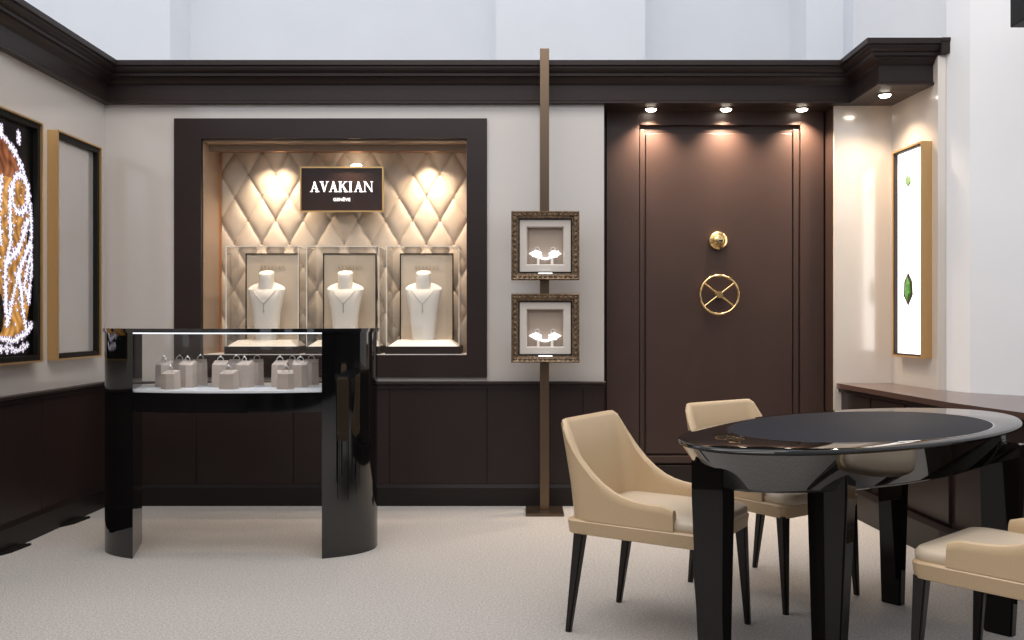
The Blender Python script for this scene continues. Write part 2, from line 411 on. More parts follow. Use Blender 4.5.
# ------------------------------------------------------------------ display niche
niche = thing('display_niche', 'large dark-framed wall niche with quilted cream back holding three necklace showcases', 'display niche', ((FX0+FX1)/2, D0, FZ0))
nc = niche.location.copy()
def nobj(name, bm, m, parent=niche, **k):
    bmesh.ops.translate(bm, verts=bm.verts[:], vec=-nc); return obj(name, bm, m, parent, **k)
bm = bmesh.new()
y0, y1 = D0-.02, D0+.015
add_box(bm, FX0, NX0, y0, y1, FZ0, FZ1); add_box(bm, NX1, FX1, y0, y1, FZ0, FZ1)
add_box(bm, NX0, NX1, y0, y1, NZ1, FZ1); add_box(bm, NX0, NX1, y0, y1, FZ0, NZ0)
nobj('frame', bm, 'brown_panel')
NB = D0+.36
bm = bmesh.new()
add_box(bm, NX0, NX0+.004, D0+.015, NB+.05, NZ0, NZ1); add_box(bm, NX1-.004, NX1, D0+.015, NB+.05, NZ0, NZ1)
add_box(bm, NX0, NX1, D0+.015, NB+.05, NZ1-.012, NZ1)
add_box(bm, NX0+.004, NX1-.004, 6.0, 6.008, 2.281, NZ1-.012)
nobj('lining', bm, 'taupe')
bm = bmesh.new(); add_box(bm, NX0, NX1, D0+.015, NB+.05, NZ0-.01, NZ0+.004); nobj('niche_floor', bm, 'white_top')
bm = bmesh.new()
frame_y(bm, NX0+.004, NX1-.004, NZ0, NZ1-.012, .012, NB-.035, NB-.02); nobj('copper_edge', bm, 'copper')
# tufted panel
sq = NB/F
hx, hz = 27.5*sq/2, 46*sq/2
X0q, Z0q = (247.5-520)*sq, CAMZ-(174.3-320)*sq
bm = bmesh.new(); nx, nz = 250, 210; vs = []
qx0, qx1, qz0, qz1 = NX0+.004, NX1-.004, NZ0, NZ1-.012
for j in range(nz+1):
    row = []
    for i in range(nx+1):
        x = qx0+(qx1-qx0)*i/nx; z = qz0+(qz1-qz0)*j/nz
        a = (x-X0q)/(2*hx); b = (z-Z0q)/(2*hz); p, q = a+b, a-b
        fp, fq = abs((p % 1)-.5)*2, abs((q % 1)-.5)*2        # 1 at a seam
        h = ((1-fp**2.6)*(1-fq**2.6))**.5
        pit = max(0, 1-((1-fp)+(1-fq))*3.2)
        row.append(bm.verts.new((x, NB+.018-.025*h+.007*pit, z)))
    vs.append(row)
for j in range(nz):
    for i in range(nx): bm.faces.new((vs[j][i], vs[j][i+1], vs[j+1][i+1], vs[j+1][i]))
add_box(bm, qx0, qx1, NB+.03, NB+.05, qz0, qz1)
quilt = nobj('tufted_panel', bm, 'quilt', smooth='all')
bm = bmesh.new()
for i in range(-3, 18):
    for j in range(-10, 6):
        if (i+j) % 2: continue
        x, z = X0q+i*hx, Z0q+j*hz
        if qx0+.02 < x < qx1-.02 and qz0+.02 < z < qz1-.02: add_ball(bm, (x, NB+.020, z), .008, 1, (1,.5,1))
bmesh.ops.translate(bm, verts=bm.verts[:], vec=-nc); tb = obj('tuft_button', bm, 'quilt_line', quilt); tb['kind'] = 'stuff'

# sign
SX, SZ, SY = -1.181, 2.046, 6.12
sgn = thing('brand_sign', 'small brown gold-edged sign with white lettering on the quilted back', 'sign', (SX, SY, SZ-.15))
bm = box(-.27,.27,-.02,.02,.006,.294); obj('board', bm, 'sign', sgn)
bm = bmesh.new(); frame_y(bm, -.277,.277,0,.30,.009,-.026,.0); obj('gold_edge', bm, 'gold', sgn)
bm = bmesh.new(); word(bm, 'AVAKIAN', 0, .133, .069, -.026, .006); obj('lettering', bm, 'letters', sgn)
bm = bmesh.new(); add_box(bm, -.2,.2,.02,.10,.12,.18); obj('bracket', bm, 'black_matte', sgn)
cu = bpy.data.curves.new('t', 'FONT'); cu.body = 'GENÈVE'; cu.size = .030; cu.align_x = 'CENTER'; cu.extrude = .002; cu.offset = .0003; cu.space_character = 1.08
to = bpy.data.objects.new('t', cu); COL.objects.link(to)
dg = bpy.context.evaluated_depsgraph_get(); me = bpy.data.meshes.new_from_object(to.evaluated_get(dg)); bpy.data.objects.remove(to)
o = bpy.data.objects.new('small_lettering', me); COL.objects.link(o); o.parent = sgn
o.rotation_euler = (R(90),0,0); o.location = (.0,-.024,.072); me.materials.clear(); me.materials.append(M['letters'])
o['label'] = 'small white city name under the large lettering'

pl = thing('picture_light', 'small warm puck light on the top edge of the brand sign', 'light', (-1.09, 6.125, 2.1965))
obj('housing', box(-.04,.04,-.012,.03,0,.006), 'gold', pl)
bm = bmesh.new(); add_lathe(bm, [(.036,0),(.036,.008),(.024,.014),(.001,.015)], (0,.006,.006), n=24, sy=.5); obj('lens', bm, 'lens', pl, smooth=True)
# three showcases with busts
names = ('leftmost', 'middle', 'rightmost')
for k, bx in enumerate((-1.657, -1.139, -.6245)):
    nm = names[k]
    yb0, yb1 = 5.905, 6.185
    ZP = 1.022; ZT_ = 1.050
    sc = thing('glass_showcase', f'{nm} of the three glass showcases standing in the quilted niche', 'showcase', (bx, 6.04, NZ0+.004), 0, 'glass showcases in the niche')
    z0 = NZ0+.004
    bm = box(-.242,.242,yb0-6.04,yb1-6.04,0,ZP-z0-.012,bev=.002); obj('pedestal', bm, 'brown', sc)
    a0, a1 = yb0-6.036, yb1-6.05
    bm = bmesh.new(); add_loft(bm, [[(-.222,a0,ZP-z0-.012),(.222,a0,ZP-z0-.012),(.222,a1,ZP-z0-.012),(-.222,a1,ZP-z0-.012)],[(-.214,a0+.008,ZP-z0-.004),(.214,a0+.008,ZP-z0-.004),(.214,a1,ZP-z0-.004),(-.214,a1,ZP-z0-.004)],[(-.17,a0+.05,ZT_-z0),(.17,a0+.05,ZT_-z0),(.17,a1,ZT_-z0),(-.17,a1,ZT_-z0)]]); obj('top_pad', bm, 'white_top', sc)
    gx, g0, g1, gz0, gz1 = .232, yb0-6.032, yb1-6.048, ZP-z0-.012, .69
    bm = bmesh.new(); t = .004
    add_box(bm,-gx,gx,g0,g0+t,gz0,gz1); add_box(bm,-gx,-gx+t,g0+t,g1,gz0,gz1); add_box(bm,gx-t,gx,g0+t,g1,gz0,gz1); add_box(bm,-gx,gx,g0,g1,gz1,gz1+t)
    obj('glass_box', bm, 'glass', sc)
    bm = bmesh.new(); e = .0025
    for xx in (-gx, gx):
        add_box(bm,xx-e,xx+e,g0-e,g0+e,gz0,gz1+t)
        add_box(bm,xx-e,xx+e,g0,g1,gz1,gz1+t+.001)
    add_box(bm,-gx,gx,g0-e,g0+e,gz1,gz1+t+.001)
    obj('glass_edge', bm, 'edge', sc)
    bm = box(-.172,.172,g1-.018,g1-.01,ZT_-z0-.02,.658); bp = obj('back_panel', bm, 'panel_cream', sc)
    bm = bmesh.new(); frame_y(bm,-.179,.179,gz0+.012,.665,.007,g1-.024,g1-.006); obj('panel_frame', bm, 'black_matte', sc)
    bm = bmesh.new(); word(bm, 'AVAKIAN', 0, .555, .028, g1-.0195, .002); obj('faint_lettering', bm, 'soft_letters', bp)
    # bust: elliptical sections
    bu = thing('necklace_bust', f'white necklace bust with V necklace inside the {nm} showcase', 'display bust', (bx-.01, 6.05, ZT_), 0, 'necklace busts in the niche')
    prof = [(0,.070,.050,0),(.01,.074,.050,0),(.10,.083,.052,0),(.20,.092,.056,0),(.28,.106,.060,0),(.33,.117,.058,.002),(.355,.122,.050,.006),(.372,.116,.044,.010),(.388,.094,.042,.014),(.400,.062,.044,.016),(.412,.052,.046,.016),(.44,.050,.046,.014),(.475,.050,.046,.010)]
    prof = [(z*.93,a,b,yo) for z,a,b,yo in prof if z <= .40]+[(.385,.03,.03,.016)]
    bm = bmesh.new(); n = 40; rings = []
    for z, a, b, yo in prof:
        ring = []
        for i in range(n):
            th = 2*pi*i/n; cx_, sy_ = cos(th), sin(th)
            p = .8 if z < .38 else 1
            xx = a*math.copysign(abs(cx_)**p, cx_); yy = b*math.copysign(abs(sy_)**p, sy_)
            if z < .38 and yy < 0: yy *= 1+.25*max(0, 1-abs(z-.27)/.15)*(1-abs(cx_))
            ring.append((xx, yo+yy, z - (max(0,-sy_)**1.5*.055 if z > .34 else 0)))
        rings.append(ring)
    add_loft(bm, rings)
    nr = []
    for z, r_, tl in ((.27,.050,0),(.36,.049,0),(.40,.048,.2),(.438,.049,.30),(.444,.045,.32)):
        nr.append([(r_*cos(2*pi*i/n), .002+r_*sin(2*pi*i/n), z+tl*r_*sin(2*pi*i/n)) for i in range(n)])
    add_loft(bm, nr); ob = obj('bust_body', bm, 'bust', bu, smooth=True)
    nk = bmesh.new()
    pts = []
    for i in range(25):
        u = -1+2*i/24; x = u*.074
        z = .236 + .088*abs(u)**1.15
        # front surface depth of bust at this height
        A, B, YO = .1, .055, 0
        for q in range(len(prof)-1):
            if prof[q][0] <= z <= prof[q+1][0]:
                f_ = (z-prof[q][0])/(prof[q+1][0]-prof[q][0]); A = prof[q][1]*(1-f_)+prof[q+1][1]*f_; B = prof[q][2]*(1-f_)+prof[q+1][2]*f_; YO = prof[q][3]*(1-f_)+prof[q+1][3]*f_
        cc = min(.999, abs(x)/A)**(1/.8); yy = B*(max(0,1-cc*cc)**.5)**.8
        yy *= 1+.25*max(0, 1-abs(z-.27)/.15)*(1-cc)
        pts.append((x, YO-yy-.002, z))
    add_tube(nk, pts, .0022)
    mid = pts[12]; add_tube(nk, [mid, (0, mid[1]+.004, mid[2]-.045)], .003); add_ball(nk, (0, mid[1]+.004, mid[2]-.05), .006, 1, (1,.6,1.6))
    nko = obj('necklace', nk, 'silver'); nko.location = bu.location
    tag(nko, f'silver V necklace with drop on the bust in the {nm} showcase', 'necklace', 'necklaces on the busts')
    t = downlight(bx+.02, 6.085, NZ1-.012, f'{nm} of the three small spotlights in the top of the niche', 50, 118, 'spotlights in the niche', r=.022, blend=1, aim=(R(2),0,0))
# ------------------------------------------------------------------ bronze post with two framed shadow boxes
post = thing('display_post', 'tall slim bronze post on a square foot in front of the wall', 'post', (.15, 5.64, 0))
obj('pole', box(-.028,.028,-.02,.02,.015,2.84,bev=.002), 'bronze', post)
obj('base_plate', box(-.115,.115,-.12,.12,0,.016,bev=.003), 'bronze', post)
for k, (zc, nm) in enumerate(((1.630,'upper'),(1.131,'lower'))):
    Y = 5.585
    fr = thing('shadow_box_frame', f'{nm} ornate antique gilt shadow box on the bronze post', 'framed display', (.153, Y, zc-.208), 0, 'shadow boxes on the bronze post')
    W, H = .2055, .416
    bm = bmesh.new()
    # moulded ring: profile swept round the rectangle
    def ring_frame(bm, prof, w2, h):
        rings = []
        for sx_, sz_ in ((-1,0),(1,0),(1,1),(-1,1)):
            rings.append([(sx_*(w2-o), y, (o if sz_ == 0 else h-o)) for o, y in prof])
        rings.append(rings[0]); vs = [[bm.verts.new(p) for p in r] for r in rings[:4]]; vs.append(vs[0])
        n = len(prof)
        for a, b in zip(vs[:-1], vs[1:]):
            for i in range(n): bm.faces.new((a[i], a[(i+1)%n], b[(i+1)%n], b[i]))
    ring_frame(bm, [(0,.03),(0,-.03),(.006,-.042),(.014,-.036),(.030,-.032),(.038,-.020),(.042,-.02),(.042,.03)], W, H)
    fo = obj('frame', bm, 'antique', fr)
    bm = bmesh.new(); cnt = 13
    for i in range(cnt):
        u = -W+.022 + (2*W-.044)*i/(cnt-1)
        for zz in (.022, H-.022): add_ball(bm, (u, -.036, zz), .0105, 1, (1.25,.7,.8))
    for i in range(1, cnt-1):
        zz = .022+(H-.044)*i/(cnt-1)
        for xx in (-W+.022, W-.022): add_ball(bm, (xx, -.036, zz), .0105, 1, (.8,.7,1.25))
    cv = obj('carving', bm, 'antique', fo, smooth='all'); cv['kind'] = 'stuff'
    bm = bmesh.new(); ring_frame(bm, [(.042,.0),(.042,-.018),(.049,-.018),(.052,-.004),(.052,.0)], W, H); obj('inner_rim', bm, 'black_matte', fr)
    bm = bmesh.new(); ring_frame(bm, [(.050,.004),(.050,-.008),(.090,-.008),(.096,.0),(.096,.004)], W, H); obj('mat_board', bm, 'mat_board', fr)
    bm = bmesh.new()
    add_box(bm,-.112,.112,.028,.031,.09,H-.09); add_box(bm,-.112,-.107,.004,.028,.09,H-.09); add_box(bm,.107,.112,.004,.028,.09,H-.09)
    add_box(bm,-.107,.107,.004,.028,.09,.095); add_box(bm,-.107,.107,.004,.028,H-.095,H-.09)
    obj('inner_box', bm, 'box_back', fr)
    bm = bmesh.new(); add_box(bm,-.042,.042,-.040,-.030,.037,.043); obj('name_strip', bm, 'jewel', fr, label='small lit white strip at the bottom of the frame')
    # jewels: two pointed clusters joined by a swag on a small stand
    jw = thing('diamond_necklace', f'sparkling white diamond jewel standing in the {nm} shadow box', 'jewellery', (.153, Y+.012, zc-.208+.096), 0, 'diamond jewels in the shadow boxes')
    bm = bmesh.new(); rnd = random.Random(3+k)
    for s_ in (-1, 1):
        add_loft(bm, [[(s_*.100,.0,.066),(s_*.055,-.01,.086),(s_*.022,-.01,.070),(s_*.026,-.012,.045),(s_*.055,-.012,.040)], [(s_*.100,.004,.066),(s_*.055,.006,.084),(s_*.022,.006,.068),(s_*.026,.006,.047),(s_*.055,.006,.042)]])
        for q in range(14): add_ball(bm, (s_*rnd.uniform(.022,.080), rnd.uniform(-.016,-.008), .06+rnd.uniform(-.016,.018)), .0055, 1)
        obj('jewel_cluster', bm, 'jewel', jw); bm = bmesh.new()
    add_tube(bm, [(-.042+.084*i/12, -.006, .034+.016*abs(-1+2*i/12)**2) for i in range(13)], .0075)
    obj('swag', bm, 'jewel', jw)
    bm = bmesh.new()
    for s_ in (-1, 1):
        add_torus(bm, (s_*.048,0,.092), .013, .002, 'y', n=20, k=5); obj('loop', bm, 'gem', jw); bm = bmesh.new()
        add_box(bm, s_*.042-.008, s_*.042+.008, -.004, .006, 0, .05); obj('prop', bm, 'white_top', jw); bm = bmesh.new()
    bm.free()

# ------------------------------------------------------------------ wall frames, left wall
def wall_frame(y0, y1, z0, z1, label, cat, name='wall_frame'):
    t = thing(name, label, cat, (XL, (y0+y1)/2, z0))
    w2, h = (y1-y0)/2, z1-z0
    bm = bmesh.new(); d, tk = .062, .009
    add_box(bm,0,d,-w2,-w2+tk,0,h); add_box(bm,0,d,w2-tk,w2,0,h); add_box(bm,0,d,-w2+tk,w2-tk,0,tk); add_box(bm,0,d,-w2+tk,w2-tk,h-tk,h)
    obj('frame', bm, 'gold_frame', t)
    a = .034; bm = bmesh.new()
    for q0, q1, r0, r1 in ((-w2+tk,-w2+a,tk,h-tk),(w2-a,w2-tk,tk,h-tk),(-w2+a,w2-a,tk,a+.004),(-w2+a,w2-a,h-a-.004,h-tk)): add_box(bm,.004,d-.012,q0,q1,r0,r1)
    obj('inner_border', bm, 'black_matte', t)
    return t, w2-a, h, a
ZT, ZB = 2.247, .953
t, wi, h, a = wall_frame(5.155, 5.696, ZB, ZT, 'tall gold-framed pale mirror on the left wall, nearer the corner', 'mirror', 'wall_mirror')
obj('mirror_glass', box(.004,.022,-wi,wi,a,h-a), 'mirror', t)
t, wi, h, a = wall_frame(4.33, 4.995, ZB, ZT, 'gold-framed lit picture of gold and diamond jewellery at the left edge', 'picture', 'framed_picture')
# the picture: a bright print, flat, laid out from discs, drops and strings of stones
pic = mat('jewel_print', (.02,.02,.02)); nt = pic.node_tree; N = nt.nodes; L = nt.links
b = N['Principled BSDF']
vc = N.new('ShaderNodeVertexColor'); vc.layer_name = 'Col'
L.new(vc.outputs[0], b.inputs['Base Color']); L.new(vc.outputs[0], b.inputs['Emission Color']); b.inputs['Emission Strength'].default_value = .75
b.inputs['Roughness'].default_value = .25
PH = h-2*a; PW = 2*wi
def picture():
    rnd = random.Random(11)
    bm = bmesh.new(); cl = bm.loops.layers.color.new('Col')
    ny, nz = 120, 300
    # stones: (u,v,r)  u 0..1 across the visible part from far edge backwards, v from bottom
    stones = []
    def string(pts, r, jit=.004, step=.013):
        for (a0,b0),(a1,b1) in zip(pts[:-1], pts[1:]):
            n = max(2, int(math.hypot(a1-a0,b1-b0)/step))
            for i in range(n):
                f_ = i/n; stones.append((a0+(a1-a0)*f_+rnd.uniform(-jit,jit), b0+(b1-b0)*f_+rnd.uniform(-jit,jit), r*rnd.uniform(.6,1.7)))
    E = wi     # far edge (towards the corner) is +wi
    arc = [(E-.12-.16*sin(q)-.02, PH-.42+.30*cos(q)) for q in [0]]
    # outer arch
    string([(E-.40+.38*cos(q), PH-.50+.42*sin(q)) for q in [i*pi/22*1.0 for i in range(0, 18)]], .013)
    string([(E-.02,PH-.50),(E-.015,PH-.75),(E-.05,PH-.95)], .012)
    string([(E-.13+.075*cos(q), PH-.37+.10*sin(q)) for q in [i*pi/10 for i in range(21)]], .015)
    string([(E-.22,PH-.36),(E-.22,PH-.62),(E-.27,PH-.80),(E-.25,PH-1.05)], .014)
    string([(E-.05,PH-.50),(E-.14,PH-.66),(E-.28,PH-.76)], .016)
    string([(E-.03,PH-.62),(E-.14,PH-.78),(E-.10,PH-.98),(E-.06,PH-1.10)], .014)
    string([(E-.15,PH-.80),(E-.26,PH-1.08)], .012)
    string([(E-.36,PH-1.12),(E-.2,PH-1.14),(E-.08,PH-1.11),(E-.01,PH-1.05)], .013)
    string([(E-.36,PH-1.17),(E-.2,PH-1.19),(E-.05,PH-1.17)], .010, .012)
    for dx in (.14, .30): string([(E-dx,PH-.10),(E-dx-.005,PH-.04)], .012, .003, .007)
    string([(E-.30,PH-.30),(E-.33,PH-.50),(E-.30,PH-.66)], .014)
    string([(E-.02,PH-.66),(E-.09,PH-.86),(E-.03,PH-.92)], .013)
    string([(E-.40,PH-.80),(E-.38,PH-1.08)], .015)
    for i in range(80): stones.append((E-rnd.uniform(.0,.5), PH-rnd.uniform(.3,1.15), rnd.uniform(.004,.009)))
    grid = {}
    for s_ in stones:
        grid.setdefault((int(s_[0]//.05), int(s_[1]//.05)), []).append(s_)
    def colour(y, z):
        gx, gz = int(y//.05), int(z//.05); best = 9; who = None
        for a_ in (-1,0,1):
            for c_ in (-1,0,1):
                for s_ in grid.get((gx+a_, gz+c_), ()):
                    dd = math.hypot(y-s_[0], z-s_[1])/(s_[2]*1.2)
                    if dd < best: best = dd; who = s_
        if best < 1:
            k_ = math.sin(atan2(y-who[0], z-who[1])*4 + who[0]*300)
            v_ = .66+.34*k_ if best > .4 else 1.2
            return (v_*.95, v_*.90, v_*1.0)
        u_, v_ = E-y, PH-z
        inside = (((u_-.40)/.39)**2+((v_-.50)/.42)**2 < 1) if v_ < .50 else (v_ < 1.12 and u_ > .02+.05*abs(math.sin(v_*7)))
        if ((u_-.42)/.11)**2+((v_-.64)/.12)**2 < 1: inside = False
        if v_ > .8 and (u_ < .03+.02*math.sin(v_*13)): inside = False
        if ((u_-.33)/.05)**2+((v_-1.0)/.11)**2 < 1: inside = False
        if inside:
            w_ = .5+.5*math.sin(y*70+math.sin(z*31)*2)*math.cos(z*38+math.sin(y*45)*1.5)
            if v_ < .30 and u_ > .12: return (.30+.28*w_, .15+.20*w_, .09+.12*w_)
            return (.46+.34*w_, .30+.29*w_, .12+.20*w_)
        return (.006,.006,.009)
    V = [[bm.verts.new((.024, -wi+PW*i/ny, a+PH*j/nz)) for i in range(ny+1)] for j in range(nz+1)]
    for j in range(nz):
        for i in range(ny):
            f_ = bm.faces.new((V[j][i], V[j][i+1], V[j+1][i+1], V[j+1][i]))
            c_ = colour(-wi+PW*(i+.5)/ny, PH*(j+.5)/nz)
            for lp in f_.loops: lp[cl] = (*[max(0,min(1,q)) for q in c_], 1)
    add_box(bm, .004,.020,-wi,wi,a,h-a)
    return bm
obj('picture_print', picture(), pic, t)
# ------------------------------------------------------------------ lightbox, right wall
lb = thing('wall_lightbox', 'gold-framed white lightbox with a green drop jewel on the right wall', 'lightbox', (xr(5.5825), 5.5825, .953), atan2(ang, 1))
w2, h = .187, 1.278
bm = bmesh.new(); d, tk = .064, .012
add_box(bm,-d,0,-w2,-w2+tk,0,h); add_box(bm,-d,0,w2-tk,w2,0,h); add_box(bm,-d,0,-w2+tk,w2-tk,0,tk); add_box(bm,-d,0,-w2+tk,w2-tk,h-tk,h)
obj('frame', bm, 'gold_frame', lb)
bm = bmesh.new(); q_ = .010
add_box(bm,-d+.006,-.004,-w2+tk,-w2+tk+q_,tk,h-tk); add_box(bm,-d+.006,-.004,w2-tk-q_,w2-tk,tk,h-tk); add_box(bm,-d+.006,-.004,-w2+tk+q_,w2-tk-q_,tk,tk+q_); add_box(bm,-d+.006,-.004,-w2+tk+q_,w2-tk-q_,h-tk-q_,h-tk)
obj('inner_border', bm, 'brown', lb)
bm = bmesh.new(); add_box(bm,-.036,-.004,-w2+tk+q_,w2-tk-q_,tk+q_,h-tk-q_); panel = obj('lit_panel', bm, 'lit_white', lb)
def gem(bm, yc, zc, hw, hh, x=-.03, th=.012):
    pts = [(0,-hh),(hw,-hh*.35),(hw*.85,hh*.45),(0,hh),(-hw*.85,hh*.45),(-hw,-hh*.35)]
    add_loft(bm, [[(x+th,yc+p,zc+q) for p,q in pts], [(x,yc+p*.6,zc+q*.75) for p,q in pts]])
zz = lambda py: CAMZ-(py-320)*5.58/F-.953
bm = bmesh.new(); gem(bm, .03, zz(289), .060, .104, -.041, .004); g0 = obj('drop_setting', bm, 'emerald_rim', panel)
bm = bmesh.new(); gem(bm, .03, zz(289), .044, .083, -.047, .010); obj('green_drop', bm, 'emerald', g0)
bm = bmesh.new(); gem(bm, .03, zz(180), .046, .044, -.042); obj('green_stone', bm, 'pale_green', panel)
bm = bmesh.new()
for i in range(15):
    z = zz(200)+(zz(268)-zz(200))*i/14
    for s_ in (-1,1): add_ball(bm, (-.037,   .03+s_*(.006+.02*abs(sin(i*.9))), z), .0055, 1)
ch = obj('chain', bm, 'pale_chain', panel); ch['kind'] = 'stuff'

# ------------------------------------------------------------------ oval display case
cx, cy, ea, eb = -1.446, 4.80, .70, .325
def ell(x_or_t): return (cx+ea*cos(x_or_t), cy+eb*sin(x_or_t))
case = thing('display_case', 'glossy black oval display case on two curved legs with lit glass top', 'display case', (cx, cy, 0))
def E2(t, k=1, k2=None):
    c_, s_ = cos(t), sin(t); p = 2/2.2
    return (ea*k*math.copysign(abs(c_)**p, c_), eb*(k2 or k)*math.copysign(abs(s_)**p, s_))
NE = 72
def ring(k, k2=None): return [E2(2*pi*i/NE, k, k2) for i in range(NE)]
def side_plan(s_):
    # front arc from the tip to the inner edge, then the slanted inner face, then the back arc
    tf = math.acos((.467/ea)**1.1)
    pts = [E2(-tf*i/12) for i in range(12,-1,-1)] + [E2(.34*i/10) for i in range(1,11)]
    pts = [p for p in pts]
    return [(s_*x, y) for x, y in pts] + ([(s_*.560, .085)])
for s_ in (-1, 1):
    bm = bmesh.new(); add_prism(bm, side_plan(s_), 0, 1.118); obj('column', bm, 'black', case, smooth=True)
bm = bmesh.new(); add_prism(bm, ring(.995), .727, .822); obj('body', bm, 'black', case, smooth=True)
bm = bmesh.new(); add_prism(bm, ring(.975), .823, .833); shelf = obj('shelf', bm, 'shelf', case, smooth=True)
bm = bmesh.new(); add_prism(bm, ring(1.01,1.03), 1.118, 1.124); add_prism(bm, ring(1.015,1.04), 1.124, 1.138); obj('top', bm, 'black_gloss', case, smooth=True)
tf = math.acos((.472/ea)**1.1)
def arcstrip(bm, k0, k1, z0, z1, a0, a1, n=24):
    rings = []
    for i in range(n+1):
        t = a0+(a1-a0)*i/n; p, q = E2(t,k0), E2(t,k1)
        rings.append([(p[0],p[1],z0),(q[0],q[1],z0),(q[0],q[1],z1),(p[0],p[1],z1)])
    add_loft(bm, rings)
bm = bmesh.new(); arcstrip(bm, .99, .975, .833, 1.117, -pi+tf, -tf); obj('front_glass', bm, 'glass', case, smooth=True)
bm = bmesh.new(); arcstrip(bm, .99, .975, .833, 1.117, pi-.36, .36); obj('back_glass', bm, 'glass', case, smooth=True)
bm = bmesh.new(); arcstrip(bm, .996, .965, 1.112, 1.1175, -pi+tf, -tf); obj('led_strip', bm, 'led', case, smooth=True)
lamp('case_light', 'AREA', (0,-.12,1.10), 1.6, (.9,.94,1), case, shape='RECTANGLE', size=.85, size_y=.05)
# ring stands
def stand_mesh(w, dp, h):
    # five-sided block, narrower at the top, with a top face that slopes to the front
    pts = [(-w/2,-dp*.25),(w*.12,-dp/2),(w/2,-dp*.2),(w/2,dp/2),(-w/2,dp/2)]
    bm = bmesh.new()
    lo = [(x,y,0) for x,y in pts]; hi = [(x*.94,y*.94,h*(.93 if y < 0 else 1.0)+(.012 if y > 0 else 0)) for x,y in pts]
    add_loft(bm, [lo, hi]); return bm
proto = {}
spots = []
for g, (gx, gn) in enumerate(((0,'left'),(1,'middle'),(2,'right'))):
    P = [((163.5,223-1,281.5)[g]-(0 if g==0 else 2), 4.76, 'tall', 'at the left of'), ((187,244,300)[g], 4.74, 'tall', 'at the centre right of'),
         ((169.5,228,285.5)[g], 4.63, 'short', 'low at the front of'), ((200,256.5,311)[g], 4.93, 'tall', 'set back at the right end of'), ((178,235,291)[g]+1, 4.90, 'tall', 'at the rear centre of')]
    for px, d, kind, where in P:
        x = (px-520)*d/F
        key = kind
        lab = f'beige {kind} ring stand {where.replace("at the ","").replace(" of","").replace("low ","").replace("set back ","")} in the {gn} cluster of the display case'
        if key not in proto:
            hh = .125 if kind == 'tall' else .082
            o = obj('ring_stand', stand_mesh(.082 if kind=='short' else .076, .07, hh), 'stand'); proto[key] = o
            rp = thing('diamond_ring', '', 'ring'); proto[key+'r'] = rp
            bm = bmesh.new(); add_torus(bm, (0,0,.016), .0165, .0022, 'y', n=26, k=6); obj('band', bm, 'silver', rp, smooth='all')
            bm = bmesh.new(); add_ball(bm, (0,0,.035), .006, 1); obj('stone', bm, 'gem', rp)
        else: o = copy_tree(proto[key]); rp = copy_tree(proto[key+'r'])
        hh = .125 if kind == 'tall' else .082
        rz = random.uniform(-.45,.45)
        o.location = (x, d, .833); o.rotation_euler.z = rz
        tag(o, lab, 'jewellery stand', 'ring stands in the display case')
        rp.location = (x, d+.008, .833+hh*.975+.002); rp.rotation_euler.z = rz+random.uniform(-.5,.5)
        tag(rp, f'tiny ring on the {kind} stand {where.replace("at the ","").replace(" of","").replace("low ","").replace("set back ","")} in the {gn} cluster', 'ring', 'rings in the display case')

# ------------------------------------------------------------------ oval table
TZ = .78
tc = Vector((1.3052, 3.5039)); th = atan2(.64412, .76493)
tb = thing('oval_table', 'glossy black oval table with dark matt inlay and sloping skirt, among the chairs', 'table', (tc.x, tc.y, 0), th)
A_, B_ = .939, .442
NT = 96
def tr(a, b, z): return [(a*cos(2*pi*i/NT), b*sin(2*pi*i/NT), z) for i in range(NT)]
bm = bmesh.new()
add_loft(bm, [tr(.60,.10,.630), tr(A_-.115,B_-.102,.631), tr(A_-.106,B_-.093,.635), tr(A_-.100,B_-.087,.642), tr(A_-.006,B_-.005,.764), tr(A_-.02,B_-.02,.7645)])
obj('skirt', bm, 'skirt', tb, smooth=True)
bm = bmesh.new()
add_loft(bm, [tr(A_-.03,B_-.03,.765), tr(A_-.003,B_-.003,.765), tr(A_,B_,.767), tr(A_+.001,B_+.001,.772), tr(A_-.002,B_-.002,.777), tr(A_-.008,B_-.008,.780), tr(.6432,.3982,.7803)])
obj('top', bm, 'table', tb, smooth=True)
bm = bmesh.new(); add_loft(bm, [tr(.6432,.3982,.7790), tr(.6432,.3982,.7808), tr(.640,.395,.7815)]); obj('inlay', bm, 'felt', tb, smooth=True)
bm = bmesh.new(); add_loft(bm, [tr(.648,.403,.7795), tr(.648,.403,.7812), tr(.643,.398,.7812)]); obj('inlay_edge', bm, 'black_gloss', tb)
# legs: rectangular tapered slabs in table axes; given by world foot centres
Rm = Matrix.Rotation(-th, 2)
def leg_at(px, d, top_px, top_d, wt=.14, wb=.10, tt=.06, tbm=.045):
    f_ = Rm @ (Vector(((px-520)*d/F, d)) - tc); g_ = Rm @ (Vector(((top_px-520)*top_d/F, top_d)) - tc)
    bm = bmesh.new(); rings = []
    for c_, w_, t_, z in ((f_, wb, tbm, 0), (f_, wb, tbm, .01), (f_*.10+g_*.90, wt, tt, .60), (g_, wt, tt, .72)):
        rings.append([(c_.x-t_/2, c_.y-w_/2, z), (c_.x+t_/2, c_.y-w_/2, z), (c_.x+t_/2, c_.y+w_/2, z), (c_.x-t_/2, c_.y+w_/2, z)])
    add_loft(bm, rings)
    bmesh.ops.bevel(bm, geom=[e for e in bm.edges if abs(e.verts[0].co.z-e.verts[1].co.z) > .005], offset=.006, segments=2, affect='EDGES')
    obj('leg', bm, 'table_leg', tb, smooth=True)
leg_at(714, 2.98, 712, 2.98, wt=.13, wb=.095)
leg_at(829, 3.00, 832, 2.97)
leg_at(893, 3.84, 893, 3.88, wt=.115, wb=.085)
leg_at(1000, 3.47, 1003, 3.45)

